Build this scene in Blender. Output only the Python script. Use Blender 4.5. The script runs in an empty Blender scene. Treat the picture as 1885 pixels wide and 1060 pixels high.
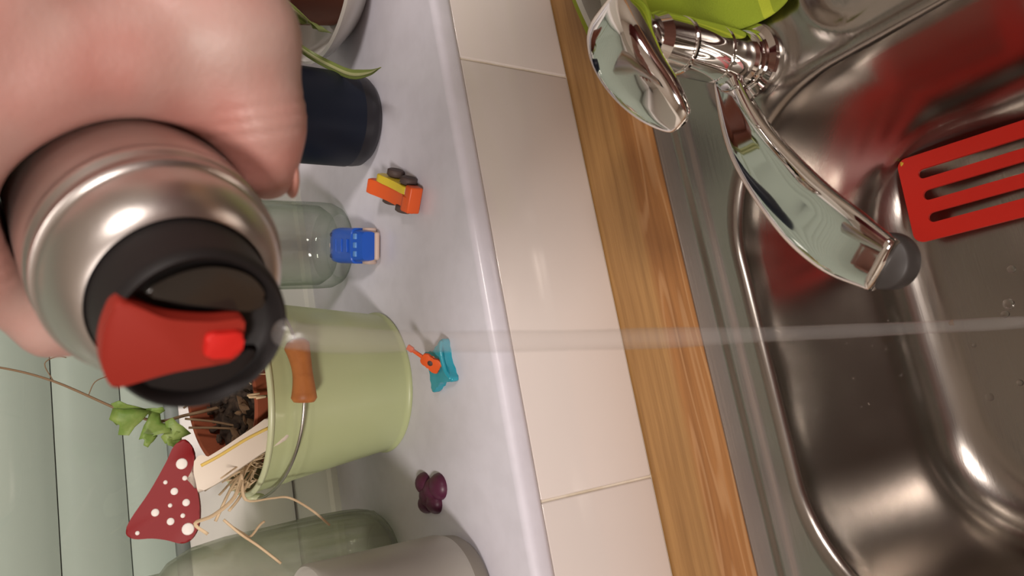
import bpy, bmesh, math, random
import numpy as np
from mathutils import Vector, Matrix
random.seed(7)
R = math.radians
PI = math.pi
SC = bpy.context.scene
COL = SC.collection

# ------------------------------------------------------------------ camera, world, lights, exposure
cam_d = bpy.data.cameras.new('camera'); cam = bpy.data.objects.new('camera', cam_d); COL.objects.link(cam)
cr = Vector((-0.1783, -0.5675, -0.8035)).normalized()      # towards the right edge of the picture (phone held on its side)
cf = Vector((0.2076, 0.7760, -0.5944)); cf = (cf - cr * cf.dot(cr)).normalized()
cd = cf.cross(cr)
m = Matrix((cr, -cd, -cf)).transposed().to_4x4()
m.translation = (0, 0, 1.295)
cam.matrix_world = m
cam_d.sensor_fit = 'HORIZONTAL'; cam_d.sensor_width = 36; cam_d.lens = 36 * 1450 / 1885
cam_d.clip_start = 0.01; cam_d.clip_end = 30
cam_d.dof.use_dof = True; cam_d.dof.focus_distance = 0.60; cam_d.dof.aperture_fstop = 14
SC.camera = cam
SC.view_settings.view_transform = 'Standard'; SC.view_settings.look = 'None'
SC.view_settings.gamma = 1; SC.view_settings.use_curve_mapping = False
SC.view_settings.exposure = -0.62

world = bpy.data.worlds.new('night'); SC.world = world; world.use_nodes = True
world.node_tree.nodes['Background'].inputs[0].default_value = (.01, .012, .02, 1)
world.node_tree.nodes['Background'].inputs[1].default_value = 0.3

LAMPS = [((0.64, -0.98, 2.14), 34, R(22), 0), ((-1.00, -0.94, 2.14), 44, R(22), R(-24))]      # two shaded pendants behind the camera
for lp_, en_, rx_, ry_ in LAMPS:
    pl = bpy.data.lights.new('pendant_lamp_light', 'AREA'); pl.shape = 'DISK'; pl.size = .34; pl.energy = en_; pl.color = (1, .905, .845)
    plo = bpy.data.objects.new('pendant_lamp_light', pl); COL.objects.link(plo); plo.location = lp_; plo.rotation_euler = (rx_, ry_, 0)

# ------------------------------------------------------------------ materials
MATS = {}
def mat(name, col, rough=.5, metal=0., trans=0., ior=1.45, coat=0., noise=None, bump=None, sss=0., alpha=1., spec=.5):
    """noise=(scale, second colour, lo, hi); bump=(scale, strength)"""
    if name in MATS: return MATS[name]
    M = bpy.data.materials.new(name); M.use_nodes = True
    nt = M.node_tree; b = nt.nodes['Principled BSDF']
    c = (*col, 1)
    b.inputs['Base Color'].default_value = c
    b.inputs['Roughness'].default_value = rough; b.inputs['Metallic'].default_value = metal
    b.inputs['Transmission Weight'].default_value = trans; b.inputs['IOR'].default_value = ior
    b.inputs['Coat Weight'].default_value = coat; b.inputs['Coat Roughness'].default_value = .08
    b.inputs['Specular IOR Level'].default_value = spec; b.inputs['Alpha'].default_value = alpha
    if sss:
        b.inputs['Subsurface Weight'].default_value = sss; b.inputs['Subsurface Radius'].default_value = (.008, .003, .0015)
        b.inputs['Subsurface Scale'].default_value = 1.
    tc = nt.nodes.new('ShaderNodeTexCoord')
    if noise:
        n = nt.nodes.new('ShaderNodeTexNoise'); n.inputs['Scale'].default_value = noise[0]; n.inputs['Detail'].default_value = 5
        nt.links.new(tc.outputs['Object'], n.inputs['Vector'])
        r = nt.nodes.new('ShaderNodeValToRGB')
        r.color_ramp.elements[0].position = noise[2]; r.color_ramp.elements[0].color = c
        r.color_ramp.elements[1].position = noise[3]; r.color_ramp.elements[1].color = (*noise[1], 1)
        nt.links.new(n.outputs['Fac'], r.inputs['Fac']); nt.links.new(r.outputs['Color'], b.inputs['Base Color'])
    if bump:
        n2 = nt.nodes.new('ShaderNodeTexNoise'); n2.inputs['Scale'].default_value = bump[0]; n2.inputs['Detail'].default_value = 3
        nt.links.new(tc.outputs['Object'], n2.inputs['Vector'])
        bp = nt.nodes.new('ShaderNodeBump'); bp.inputs['Strength'].default_value = bump[1]; bp.inputs['Distance'].default_value = .001
        nt.links.new(n2.outputs['Fac'], bp.inputs['Height']); nt.links.new(bp.outputs['Normal'], b.inputs['Normal'])
    MATS[name] = M
    return M

def thin_glass(name, tint, refl_rough=.02, body=.0, body_col=(.6, .65, .58), edge=.7, edge_tint=(1, 1, 1)):
    """clear sheet: mostly straight-through, fresnel reflection, a little body colour"""
    M = bpy.data.materials.new(name); M.use_nodes = True; nt = M.node_tree; nt.nodes.clear()
    out = nt.nodes.new('ShaderNodeOutputMaterial')
    t = nt.nodes.new('ShaderNodeBsdfTransparent'); t.inputs[0].default_value = (*tint, 1)
    g = nt.nodes.new('ShaderNodeBsdfGlossy'); g.inputs['Roughness'].default_value = refl_rough
    mc_ = nt.nodes.new('ShaderNodeMix'); mc_.data_type = 'RGBA'; mc_.inputs[6].default_value = (*tint, 1)
    mc_.inputs[7].default_value = (*[c * e for c, e in zip(tint, edge_tint)], 1); nt.links.new(mc_.outputs[2], t.inputs[0])
    lw = nt.nodes.new('ShaderNodeLayerWeight'); lw.inputs['Blend'].default_value = .5
    pw = nt.nodes.new('ShaderNodeMath'); pw.operation = 'POWER'; pw.inputs[1].default_value = 4
    ma = nt.nodes.new('ShaderNodeMath'); ma.operation = 'MULTIPLY_ADD'; ma.inputs[1].default_value = edge; ma.inputs[2].default_value = .035
    nt.links.new(lw.outputs['Facing'], pw.inputs[0]); nt.links.new(pw.outputs[0], ma.inputs[0])
    p3 = nt.nodes.new('ShaderNodeMath'); p3.operation = 'POWER'; p3.inputs[1].default_value = 2; nt.links.new(lw.outputs['Facing'], p3.inputs[0]); nt.links.new(p3.outputs[0], mc_.inputs[0])
    mx = nt.nodes.new('ShaderNodeMixShader')
    nt.links.new(ma.outputs[0], mx.inputs[0]); nt.links.new(t.outputs[0], mx.inputs[1]); nt.links.new(g.outputs[0], mx.inputs[2])
    last = mx
    if body:
        d = nt.nodes.new('ShaderNodeBsdfDiffuse'); d.inputs[0].default_value = (*body_col, 1)
        m2 = nt.nodes.new('ShaderNodeMixShader'); m2.inputs[0].default_value = body
        nt.links.new(mx.outputs[0], m2.inputs[1]); nt.links.new(d.outputs[0], m2.inputs[2]); last = m2
    nt.links.new(last.outputs[0], out.inputs[0])
    MATS[name] = M
    return M

def wood_mat():
    M = bpy.data.materials.new('oak_worktop'); M.use_nodes = True; nt = M.node_tree; N = nt.nodes; L = nt.links
    b = N['Principled BSDF']; b.inputs['Roughness'].default_value = .42
    tc = N.new('ShaderNodeTexCoord')
    sep = N.new('ShaderNodeSeparateXYZ'); L.new(tc.outputs['Object'], sep.inputs[0])
    # fine straight grain
    mp = N.new('ShaderNodeMapping'); mp.inputs['Scale'].default_value = (7, 190, 60); L.new(tc.outputs['Object'], mp.inputs[0])
    g = N.new('ShaderNodeTexNoise'); g.inputs['Scale'].default_value = 1; g.inputs['Detail'].default_value = 6; g.inputs['Roughness'].default_value = .65
    L.new(mp.outputs[0], g.inputs['Vector'])
    # cathedral figure: long stretched rings
    mp2 = N.new('ShaderNodeMapping'); mp2.inputs['Scale'].default_value = (2.2, 26, 10); mp2.inputs['Location'].default_value = (.35, -9.55, 0)
    L.new(tc.outputs['Object'], mp2.inputs[0])
    n2 = N.new('ShaderNodeTexNoise'); n2.inputs['Scale'].default_value = 1.1; n2.inputs['Detail'].default_value = 2
    L.new(mp2.outputs[0], n2.inputs['Vector'])
    mul = N.new('ShaderNodeMath'); mul.operation = 'MULTIPLY'; mul.inputs[1].default_value = 60; L.new(n2.outputs['Fac'], mul.inputs[0])
    sn = N.new('ShaderNodeMath'); sn.operation = 'SINE'; L.new(mul.outputs[0], sn.inputs[0])
    rg = N.new('ShaderNodeValToRGB')
    rg.color_ramp.elements[0].position = .30; rg.color_ramp.elements[0].color = (.24, .122, .038, 1)
    rg.color_ramp.elements[1].position = .72; rg.color_ramp.elements[1].color = (.40, .222, .078, 1)
    L.new(g.outputs['Fac'], rg.inputs['Fac'])
    # wall-side strip is yellower, sink-side stave redder with the figure
    st = N.new('ShaderNodeMapRange'); st.inputs['From Min'].default_value = .3885; st.inputs['From Max'].default_value = .3815
    L.new(sep.outputs['Y'], st.inputs['Value'])
    red = N.new('ShaderNodeMix'); red.data_type = 'RGBA'; red.blend_type = 'MULTIPLY'; red.inputs[7].default_value = (.93, .76, .66, 1)
    L.new(st.outputs[0], red.inputs[0]); L.new(rg.outputs[0], red.inputs[6])
    fr = N.new('ShaderNodeMapRange'); fr.inputs['From Min'].default_value = .55; fr.inputs['From Max'].default_value = 1.; fr.inputs['To Max'].default_value = .38
    L.new(sn.outputs[0], fr.inputs['Value'])
    fm = N.new('ShaderNodeMath'); fm.operation = 'MULTIPLY'; L.new(fr.outputs[0], fm.inputs[0]); L.new(st.outputs[0], fm.inputs[1])
    fig = N.new('ShaderNodeMix'); fig.data_type = 'RGBA'; fig.inputs[7].default_value = (.52, .31, .15, 1)
    L.new(fm.outputs[0], fig.inputs[0]); L.new(red.outputs[2], fig.inputs[6]); L.new(fig.outputs[2], b.inputs['Base Color'])
    MATS['wood'] = M
    return M

def steel_mat():
    M = bpy.data.materials.new('stainless_steel'); M.use_nodes = True; nt = M.node_tree; N = nt.nodes; L = nt.links
    b = N['Principled BSDF']; b.inputs['Metallic'].default_value = 1; b.inputs['Base Color'].default_value = (.37, .34, .31, 1)
    b.inputs['Roughness'].default_value = .32
    tc = N.new('ShaderNodeTexCoord')
    mp = N.new('ShaderNodeMapping'); mp.inputs['Scale'].default_value = (30, 500, 500); L.new(tc.outputs['Object'], mp.inputs[0])
    n = N.new('ShaderNodeTexNoise'); n.inputs['Scale'].default_value = 1; n.inputs['Detail'].default_value = 4; L.new(mp.outputs[0], n.inputs['Vector'])
    n3 = N.new('ShaderNodeTexNoise'); n3.inputs['Scale'].default_value = 22; n3.inputs['Detail'].default_value = 4; L.new(tc.outputs['Object'], n3.inputs['Vector'])
    mr = N.new('ShaderNodeMapRange'); mr.inputs['To Min'].default_value = .16; mr.inputs['To Max'].default_value = .27
    L.new(n3.outputs['Fac'], mr.inputs['Value']); L.new(mr.outputs[0], b.inputs['Roughness'])
    bp = N.new('ShaderNodeBump'); bp.inputs['Strength'].default_value = .05; bp.inputs['Distance'].default_value = .001
    L.new(n.outputs['Fac'], bp.inputs['Height']); L.new(bp.outputs[0], b.inputs['Normal'])
    MATS['steel'] = M
    return M

def towel_mat():
    M = bpy.data.materials.new('striped_towel'); M.use_nodes = True; nt = M.node_tree; N = nt.nodes; L = nt.links
    b = N['Principled BSDF']; b.inputs['Roughness'].default_value = .9
    at = N.new('ShaderNodeUVMap')
    sep = N.new('ShaderNodeSeparateXYZ'); L.new(at.outputs[0], sep.inputs[0])
    r = N.new('ShaderNodeValToRGB'); cr_ = r.color_ramp; cr_.interpolation = 'CONSTANT'
    stops = [(0, (.26, .33, .02)), (.05, (.60, .62, .58)), (.10, (.30, .30, .27)), (.20, (.58, .60, .54)), (.25, (.22, .30, .02)), (.29, (.40, .40, .36)), (.38, (.66, .70, .68)), (.43, (.36, .42, .04)),
             (.47, (.25, .33, .018)), (.90, (.40, .47, .03)), (.94, (.25, .32, .018))]
    cr_.elements[0].position = 0; cr_.elements[0].color = (*stops[0][1], 1)
    cr_.elements[1].position = stops[1][0]; cr_.elements[1].color = (*stops[1][1], 1)
    for p, c in stops[2:]:
        e = cr_.elements.new(p); e.color = (*c, 1)
    L.new(sep.outputs['X'], r.inputs['Fac']); L.new(r.outputs[0], b.inputs['Base Color'])
    n = N.new('ShaderNodeTexNoise'); n.inputs['Scale'].default_value = 900; tc = N.new('ShaderNodeTexCoord'); L.new(tc.outputs['Object'], n.inputs['Vector'])
    bp = N.new('ShaderNodeBump'); bp.inputs['Strength'].default_value = .4; bp.inputs['Distance'].default_value = .001
    L.new(n.outputs['Fac'], bp.inputs['Height']); L.new(bp.outputs[0], b.inputs['Normal'])
    MATS['towel'] = M
    return M

wood_mat(); steel_mat(); towel_mat()
mat('plaster', (.62, .58, .52), .8); mat('ceiling_paint', (.82, .79, .74), .9)
mat('dark_front', (.085, .028, .020), .45, noise=(3, (.12, .045, .03), .3, .7))
mat('room_wall', (.45, .40, .34), .85); mat('floor_tile', (.22, .17, .13), .5, noise=(6, (.28, .22, .17), .3, .7))
mat('tile_glaze', (.67, .615, .58), .14, coat=.3, noise=(4, (.655, .60, .57), .3, .7))
mat('grout', (.66, .59, .49), .9, noise=(60, (.54, .46, .34), .45, .75))
mat('sill', (.63, .62, .69), .30, noise=(70, (.60, .59, .655), .4, .65), coat=.1)
mat('pvc', (.78, .76, .74), .3); mat('gap', (.10, .10, .09), .8); mat('gasket', (.20, .23, .22), .6)
mat('slat', (.495, .525, .49), .45, noise=(12, (.47, .50, .465), .3, .7))
thin_glass('pane', (.94, .97, .95)); thin_glass('clear_glass', (.97, .98, .965), .03, .03, (.75, .78, .74), .6, (.50, .60, .48))
thin_glass('green_glass', (.90, .92, .87), .06, .17, (.66, .66, .59), .6, (.62, .66, .57)); thin_glass('water', (.95, .95, .95), .25, .06, (.75, .72, .70), .25)
mat('thick_glass', (.90, .96, .90), .02, trans=1., ior=1.3)
mat('drop', (1, 1, 1), 0., trans=1., ior=1.33)
mat('frosted', (.37, .355, .315), .45, noise=(20, (.40, .385, .345), .3, .7), coat=.1)
mat('frost_edge', (.23, .21, .175), .5)
mat('chrome', (.80, .79, .77), .05, metal=1.); mat('chrome_brushed', (.58, .55, .52), .22, metal=1.)
mat('dark_rubber', (.035, .03, .028), .5)
mat('bottle_steel', (.58, .54, .51), .34, metal=1., bump=(250, .04))
mat('black_plastic', (.012, .010, .010), .55, spec=.3); mat('black_gloss', (.022, .019, .016), .20)
mat('red_lever', (.27, .020, .011), .6, spec=.3); mat('red_button', (.55, .018, .014), .45, spec=.3)
mat('spatula_red', (.45, .013, .006), .38)
mat('pail', (.495, .56, .30), .38, noise=(14, (.47, .53, .28), .35, .7), coat=.15); mat('pail_rim', (.58, .63, .39), .35)
mat('wire', (.45, .44, .40), .3, metal=1.); mat('grip_wood', (.47, .17, .045), .5, noise=(90, (.36, .12, .03), .4, .7))
mat('terracotta', (.30, .075, .030), .8, noise=(40, (.24, .06, .025), .4, .7)); mat('brown_pot', (.13, .032, .014), .5)
mat('soil', (.030, .020, .015), .95, noise=(150, (.09, .06, .04), .4, .7)); mat('bark', (.16, .095, .05), .9)
mat('straw', (.70, .54, .34), .7, noise=(60, (.58, .42, .25), .4, .7))
mat('ivy_leaf', (.145, .25, .045), .5, noise=(90, (.25, .34, .09), .4, .65)); mat('ivy_stem', (.22, .14, .075), .7)
mat('spider_leaf', (.22, .28, .075), .45); mat('spider_leaf_pale', (.46, .48, .24), .45)
mat('mush_red', (.22, .006, .008), .55, bump=(40, .15)); mat('mush_side', (.45, .03, .03), .5); mat('white_paint', (.80, .77, .72), .5)
mat('mush_stem', (.74, .66, .55), .5); mat('yellow_paint', (.72, .52, .12), .5)
mat('blue_sleeve', (.0035, .006, .014), .5, noise=(8, (.005, .010, .024), .35, .7), spec=.3); mat('black_base', (.014, .013, .017), .4)
mat('porcelain', (.62, .60, .56), .2, coat=.3)
mat('orange_plastic', (.72, .105, .018), .4); mat('yellow_plastic', (.68, .52, .035), .4); mat('brown_tyre', (.075, .05, .045), .6)
mat('blue_plastic', (.012, .085, .46), .35); mat('blue_dark', (.006, .02, .10), .5); mat('blue_pale', (.10, .26, .62), .3); mat('beige_plastic', (.55, .42, .36), .5)
mat('teal_plastic', (.02, .32, .42), .25, coat=.3); mat('purple_plastic', (.085, .014, .042), .4)
mat('crumb', (.10, .05, .015), .8); mat('yellow_crumb', (.50, .30, .02), .7)
mat('sleeve', (.11, .012, .014), .9, bump=(300, .5)); mat('nail', (.56, .27, .22), .45)

def skin_mat():
    M = bpy.data.materials.new('skin'); M.use_nodes = True; nt = M.node_tree; N = nt.nodes; L = nt.links
    b = N['Principled BSDF']; b.inputs['Roughness'].default_value = .48
    b.inputs['Subsurface Weight'].default_value = .12; b.inputs['Subsurface Radius'].default_value = (.006, .002, .001); b.inputs['Subsurface Scale'].default_value = 1
    tc = N.new('ShaderNodeTexCoord')
    n = N.new('ShaderNodeTexNoise'); n.inputs['Scale'].default_value = 24; n.inputs['Detail'].default_value = 2; L.new(tc.outputs['Object'], n.inputs['Vector'])
    r = N.new('ShaderNodeValToRGB')
    r.color_ramp.elements[0].position = .38; r.color_ramp.elements[0].color = (.42, .275, .24, 1)
    r.color_ramp.elements[1].position = .66; r.color_ramp.elements[1].color = (.42, .185, .155, 1)
    L.new(n.outputs['Fac'], r.inputs['Fac']); L.new(r.outputs[0], b.inputs['Base Color'])
    n2 = N.new('ShaderNodeTexNoise'); n2.inputs['Scale'].default_value = 420; n2.inputs['Detail'].default_value = 4; L.new(tc.outputs['Object'], n2.inputs['Vector'])
    bp = N.new('ShaderNodeBump'); bp.inputs['Strength'].default_value = .25; bp.inputs['Distance'].default_value = .0006
    L.new(n2.outputs['Fac'], bp.inputs['Height']); L.new(bp.outputs[0], b.inputs['Normal'])
    MATS['skin'] = M
skin_mat()

# ------------------------------------------------------------------ mesh helpers
def V(*a): return Vector(a)
def tag(o, label=None, cat=None, group=None, kind=None):
    if label: o['label'] = label
    if cat: o['category'] = cat
    if group: o['group'] = group
    if kind: o['kind'] = kind
    return o
def empty(name, loc=(0, 0, 0), rz=0):
    o = bpy.data.objects.new(name, None); COL.objects.link(o); o.location = loc; o.rotation_euler = (0, 0, rz); o.empty_display_size = .02
    return o
def obj(name, bm, material, parent=None, smooth=True, loc=None):
    """bm: geometry in the parent's own coordinates"""
    if isinstance(bm, bpy.types.Mesh): me = bm
    else:
        bmesh.ops.recalc_face_normals(bm, faces=bm.faces)
        me = bpy.data.meshes.new(name); bm.to_mesh(me); bm.free()
        for p in me.polygons: p.use_smooth = smooth
    me.materials.clear(); me.materials.append(MATS[material])
    o = bpy.data.objects.new(name, me); COL.objects.link(o)
    if parent: o.parent = parent
    if loc: o.location = loc
    return o
def soft(o, ang=35):
    """shade smooth with sharp edges kept"""
    me = o.data; bm = bmesh.new(); bm.from_mesh(me)
    for e in bm.edges:
        e.smooth = not (len(e.link_faces) == 2 and e.calc_face_angle(0) > R(ang))
    bm.to_mesh(me); bm.free()
    return o
def B(): return bmesh.new()
def box(bm, x0, x1, y0, y1, z0, z1, bev=0, seg=2):
    t = bmesh.ops.create_cube(bm, size=1)
    for v in t['verts']:
        v.co = V(x0 + (v.co.x + .5) * (x1 - x0), y0 + (v.co.y + .5) * (y1 - y0), z0 + (v.co.z + .5) * (z1 - z0))
    if bev:
        es = list({e for v in t['verts'] for e in v.link_edges})
        bmesh.ops.bevel(bm, geom=es, offset=bev, segments=seg, affect='EDGES', profile=.5)
    return bm
def loft(bm, loops, close=True, cap0=False, cap1=False):
    rows = [[bm.verts.new(p) for p in l] for l in loops]
    n = len(rows[0])
    for a, b in zip(rows, rows[1:]):
        for i in range(n if close else n - 1):
            j = (i + 1) % n
            bm.faces.new((a[i], a[j], b[j], b[i]))
    if cap0: bm.faces.new(rows[0])
    if cap1: bm.faces.new(rows[-1])
    return bm
def lathe(bm, prof, c=(0, 0, 0), seg=64, M=None):
    """prof: (radius, height); M maps local to parent"""
    c = Vector(c); rows = []
    for r, z in prof:
        if r < 1e-6: rows.append([bm.verts.new(c + V(0, 0, z))])
        else: rows.append([bm.verts.new(c + V(r * math.cos(2 * PI * i / seg), r * math.sin(2 * PI * i / seg), z)) for i in range(seg)])
    vs = [v for r in rows for v in r]
    for a, b in zip(rows, rows[1:]):
        for i in range(seg):
            j = (i + 1) % seg
            if len(a) == 1 and len(b) == 1: continue
            if len(a) == 1: bm.faces.new((a[0], b[i], b[j]))
            elif len(b) == 1: bm.faces.new((a[i], a[j], b[0]))
            else: bm.faces.new((a[i], a[j], b[j], b[i]))
    if M is not None:
        for v in vs: v.co = M @ v.co
    return bm
def catmull(P, n=8):
    P = [Vector(p) for p in P]; Q = [P[0] * 2 - P[1]] + P + [P[-1] * 2 - P[-2]]; out = []
    for i in range(1, len(Q) - 2):
        for k in range(n):
            t = k / n; a, b, c, d = Q[i - 1:i + 3]
            out.append(.5 * ((2 * b) + (c - a) * t + (2 * a - 5 * b + 4 * c - d) * t * t + (3 * b - a - 3 * c + d) * t ** 3))
    out.append(P[-1]); return out
def frames(P):
    T = [(P[min(i + 1, len(P) - 1)] - P[max(i - 1, 0)]).normalized() for i in range(len(P))]
    u = T[0].orthogonal().normalized(); out = []
    for t in T:
        u = (u - t * u.dot(t)).normalized(); out.append((t, u, t.cross(u)))
    return out
def tube(bm, P, r, seg=10, flat=1., up=None):
    """r: number or list; flat: thickness ratio across 'up'"""
    P = [Vector(p) for p in P]; F = frames(P); loops = []
    for i, (p, (t, u, v)) in enumerate(zip(P, F)):
        rr = r[i] if isinstance(r, (list, tuple)) else r
        if up is not None:
            v = Vector(up); v = (v - t * v.dot(t)).normalized(); u = v.cross(t)
        loops.append([p + u * rr * math.cos(2 * PI * k / seg) + v * rr * flat * math.sin(2 * PI * k / seg) for k in range(seg)])
    return loft(bm, loops, True, True, True)
def prism(bm, poly, h0, h1, bev=0, M=None, seg=2):
    """polygon in local xy, extruded in z"""
    a = [bm.verts.new((p[0], p[1], h0)) for p in poly]; b = [bm.verts.new((p[0], p[1], h1)) for p in poly]
    n = len(poly); f = [bm.faces.new(a[::-1]), bm.faces.new(b)]
    for i in range(n): f.append(bm.faces.new((a[i], a[(i + 1) % n], b[(i + 1) % n], b[i])))
    vs = a + b
    if bev:
        es = [e for fc in f[:2] for e in fc.edges]
        r = bmesh.ops.bevel(bm, geom=es, offset=bev, segments=seg, affect='EDGES', profile=.5)
        vs = list({v for v in bm.verts})
    if M is not None:
        for v in vs: v.co = M @ v.co
    return bm
def smooth_poly(pts, n=6):
    P = [V(p[0], p[1], 0) for p in pts]; P = P[-1:] + P + P[:2]; out = []
    for i in range(1, len(P) - 2):
        a, b, c, d = P[i - 1:i + 3]
        for k in range(n):
            t = k / n
            q = .5 * ((2 * b) + (c - a) * t + (2 * a - 5 * b + 4 * c - d) * t * t + (3 * b - a - 3 * c + d) * t ** 3)
            out.append((q.x, q.y))
    return out
def basis(o, x, y, z):
    m_ = Matrix((Vector(x), Vector(y), Vector(z))).transposed().to_4x4(); m_.translation = o
    return m_
def blob(bm, c, r, sub=2, jit=0., M=None):
    t = bmesh.ops.create_icosphere(bm, subdivisions=sub, radius=1)
    for v in t['verts']:
        k = 1 + random.uniform(-jit, jit)
        v.co = V(v.co.x * r[0] * k, v.co.y * r[1] * k, v.co.z * r[2] * k)
        if M is not None: v.co = M @ v.co
        v.co += Vector(c)
    return bm
def leaf_blade(bm, P, widths, up=(0, 0, 1), vee=.25, thick=.0005):
    """long leaf: strip along P with a V section, given real thickness"""
    P = [Vector(p) for p in P]; F = frames(P); loops = []
    for (p, (t, _, _)), w in zip(zip(P, F), widths):
        n = Vector(up); n = (n - t * n.dot(t)).normalized(); s = t.cross(n)
        a = p + s * w / 2 + n * w * vee; c = p - s * w / 2 + n * w * vee
        loops.append([a, p, c, c - n * thick, p - n * thick, a - n * thick])
    return loft(bm, loops, True, True, True)

# ------------------------------------------------------------------ key heights
ZW = 0.8715      # worktop
ZS = 0.995       # top of the window sill
YT = 0.428       # face of the wall tiles
XL, XR = -.62, .95

# ------------------------------------------------------------------ room shell
bm = B()
box(bm, -1.5, 1.9, YT + .008, .79, 0, ZS - .018); box(bm, -1.5, XL, YT + .008, .79, ZS - .018, 2.45)
box(bm, XR, 1.9, YT + .008, .79, ZS - .018, 2.45); box(bm, XL, XR, YT + .008, .79, 2.37, 2.45)
wall_w = tag(obj('wall_window', bm, 'plaster', smooth=False), 'plastered wall around the kitchen window', 'wall', kind='structure')
bm = B(); box(bm, -1.5, 1.9, YT + .0015, YT + .009, ZW - .03, ZS - .02)
obj('grout_bed', bm, 'grout', wall_w, False)
bm = B(); box(bm, .0009, .3221, 0, .010, 0, .1035, .0012, 2)
tile_me = None
for k in range(-4, 5):
    if tile_me is None:
        o = obj('tile', bm, 'tile_glaze', wall_w); soft(o, 60); tile_me = o.data
    else:
        o = bpy.data.objects.new('tile', tile_me); COL.objects.link(o); o.parent = wall_w
    o.location = (-.031 + .323 * k, YT, ZW + .0008)
def shell(name, dims, material, label, cat):
    b_ = B(); box(b_, *dims); return tag(obj(name, b_, material, smooth=False), label, cat, kind='structure')
shell('floor', (-1.5, 1.9, -1.35, .80, -.1, 0), 'floor_tile', 'brown kitchen floor', 'floor')
shell('ceiling', (-1.5, 1.9, -1.35, .80, 2.45, 2.55), 'ceiling_paint', 'white ceiling', 'ceiling')
shell('wall_left', (-1.6, -1.5, -1.35, .80, 0, 2.45), 'room_wall', 'plain left kitchen wall', 'wall')
shell('wall_right', (1.9, 2.0, -1.35, .80, 0, 2.45), 'room_wall', 'plain right kitchen wall', 'wall')
shell('wall_rear', (-1.5, 1.9, -1.45, -1.35, 0, 2.45), 'dark_front', 'dark rear wall of the kitchen', 'wall')

# the two pendants that light the room, out of view
for (lp_, en_, rx_, ry_), lb in zip(LAMPS, ('white pendant lamp hanging behind the camera to the right', 'white pendant lamp hanging behind the camera to the left')):
    lamp = tag(empty('pendant_lamp', (lp_[0], lp_[1], lp_[2] + .18)), lb, 'lamp')
    bm = lathe(B(), [(0, .13), (.05, .13), (.06, .115), (.012, .105), (.012, -.06), (.0, -.06)], seg=32); obj('lamp_rod', bm, 'ceiling_paint', lamp)
    bm = lathe(B(), [(0, .10), (.06, .095), (.12, .07), (.19, .0), (.194, .002), (.122, .076), (.06, .101), (0, .106)], M=Matrix.Translation((0, 0, -.175)) @ Matrix.Rotation(ry_, 4, 'Y') @ Matrix.Rotation(rx_, 4, 'X')); obj('lamp_shade', bm, 'ceiling_paint', lamp)

# ------------------------------------------------------------------ window sill, frame, pane and shutter
def sill():
    prof = []
    y0, y1, z0, z1, r = .423, .7052, ZS - .018, ZS, .0055
    pts = [(y1, z0), (y0 + r, z0)] + [(y0 + r - r * math.sin(a), z0 + r - r * math.cos(a)) for a in (R(30), R(60), R(90))]
    pts += [(y0 + r - r * math.cos(a), z1 - r + r * math.sin(a)) for a in (R(0), R(22), R(45), R(67), R(90))] + [(y1, z1)]
    b_ = B(); loft(b_, [[(x, y, z) for y, z in pts] for x in (XL, XR)], True, True, True)
    return b_
sill_o = tag(soft(obj('trim_1', sill(), 'sill')), 'glossy lavender-white window sill with a rounded front edge', 'window sill', kind='structure')

win = tag(empty('window_1', (0, .705, ZS)), 'white plastic kitchen window above the sill', 'window', kind='structure')
def rail(profile, x0, x1):
    b_ = B(); loft(b_, [[(x, y, z) for y, z in profile] for x in (x0, x1)], True, True, True); return b_
# all coordinates from the window's lower front edge
soft(obj('sill_bead', rail([(0, 0), (0, .006), (.003, .009), (.02, .009), (.02, 0)], XL, XR), 'pvc', win))
soft(obj('frame_rail', rail([(.003, .009), (.003, .038), (.006, .0405), (.07, .0405), (.07, .0), (.02, .0)], XL, XR), 'pvc', win))
obj('frame_gap', rail([(.010, .0405), (.010, .0455), (.06, .0455), (.06, .0405)], XL, XR), 'gap', win)
soft(obj('sash_rail', rail([(-.004, .0450), (-.006, .049), (-.006, .088), (-.003, .094), (.006, .100), (.010, .112), (.018, .126), (.026, .129), (.06, .129), (.06, .0450)], XL, XR), 'pvc', win), 50)
obj('gasket', rail([(.022, .128), (.024, .1365), (.030, .138), (.034, .128)], XL, XR), 'gasket', win)
for x in (XL, XR - .11):
    b_ = B(); box(b_, x, x + .11, -.004, .07, .0, 1.37, .004); obj('side_rail', b_, 'pvc', win)
b_ = B(); box(b_, XL, XR, -.004, .07, 1.28, 1.375, .004); obj('top_rail', b_, 'pvc', win)
b_ = B(); box(b_, XL + .1, XR - .1, .034, .038, .11, 1.30); obj('glass_pane', b_, 'pane', win, False)
shut = tag(empty('roller_shutter', (0, .800, ZS)), 'closed pale green roller shutter behind the window pane', 'shutter')
p = .0548; sp = []
for i in range(9):
    t = i / 8; sp.append((.004 - .0065 * math.sin(PI * t) ** .7, .0005 + t * (p - .0010)))
prof = sp + [(.012, p - .0005), (.012, .0005)]
b_ = B(); loft(b_, [[(x, y, z) for y, z in prof] for x in (XL + .02, XR - .02)], True, True, True)
o = soft(obj('slat', b_, 'slat', shut), 50); slat_me = o.data; o.location = (0, 0, 1.1545 - ZS - 3 * p)
for k in range(-2, 22):
    o = bpy.data.objects.new('slat', slat_me); COL.objects.link(o); o.parent = shut; o.location = (0, 0, 1.1545 - ZS + k * p)
b_ = B(); box(b_, XL + .02, XR - .02, .010, .014, -.02, 1.37); obj('slat_backing', b_, 'gap', shut, False)

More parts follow.
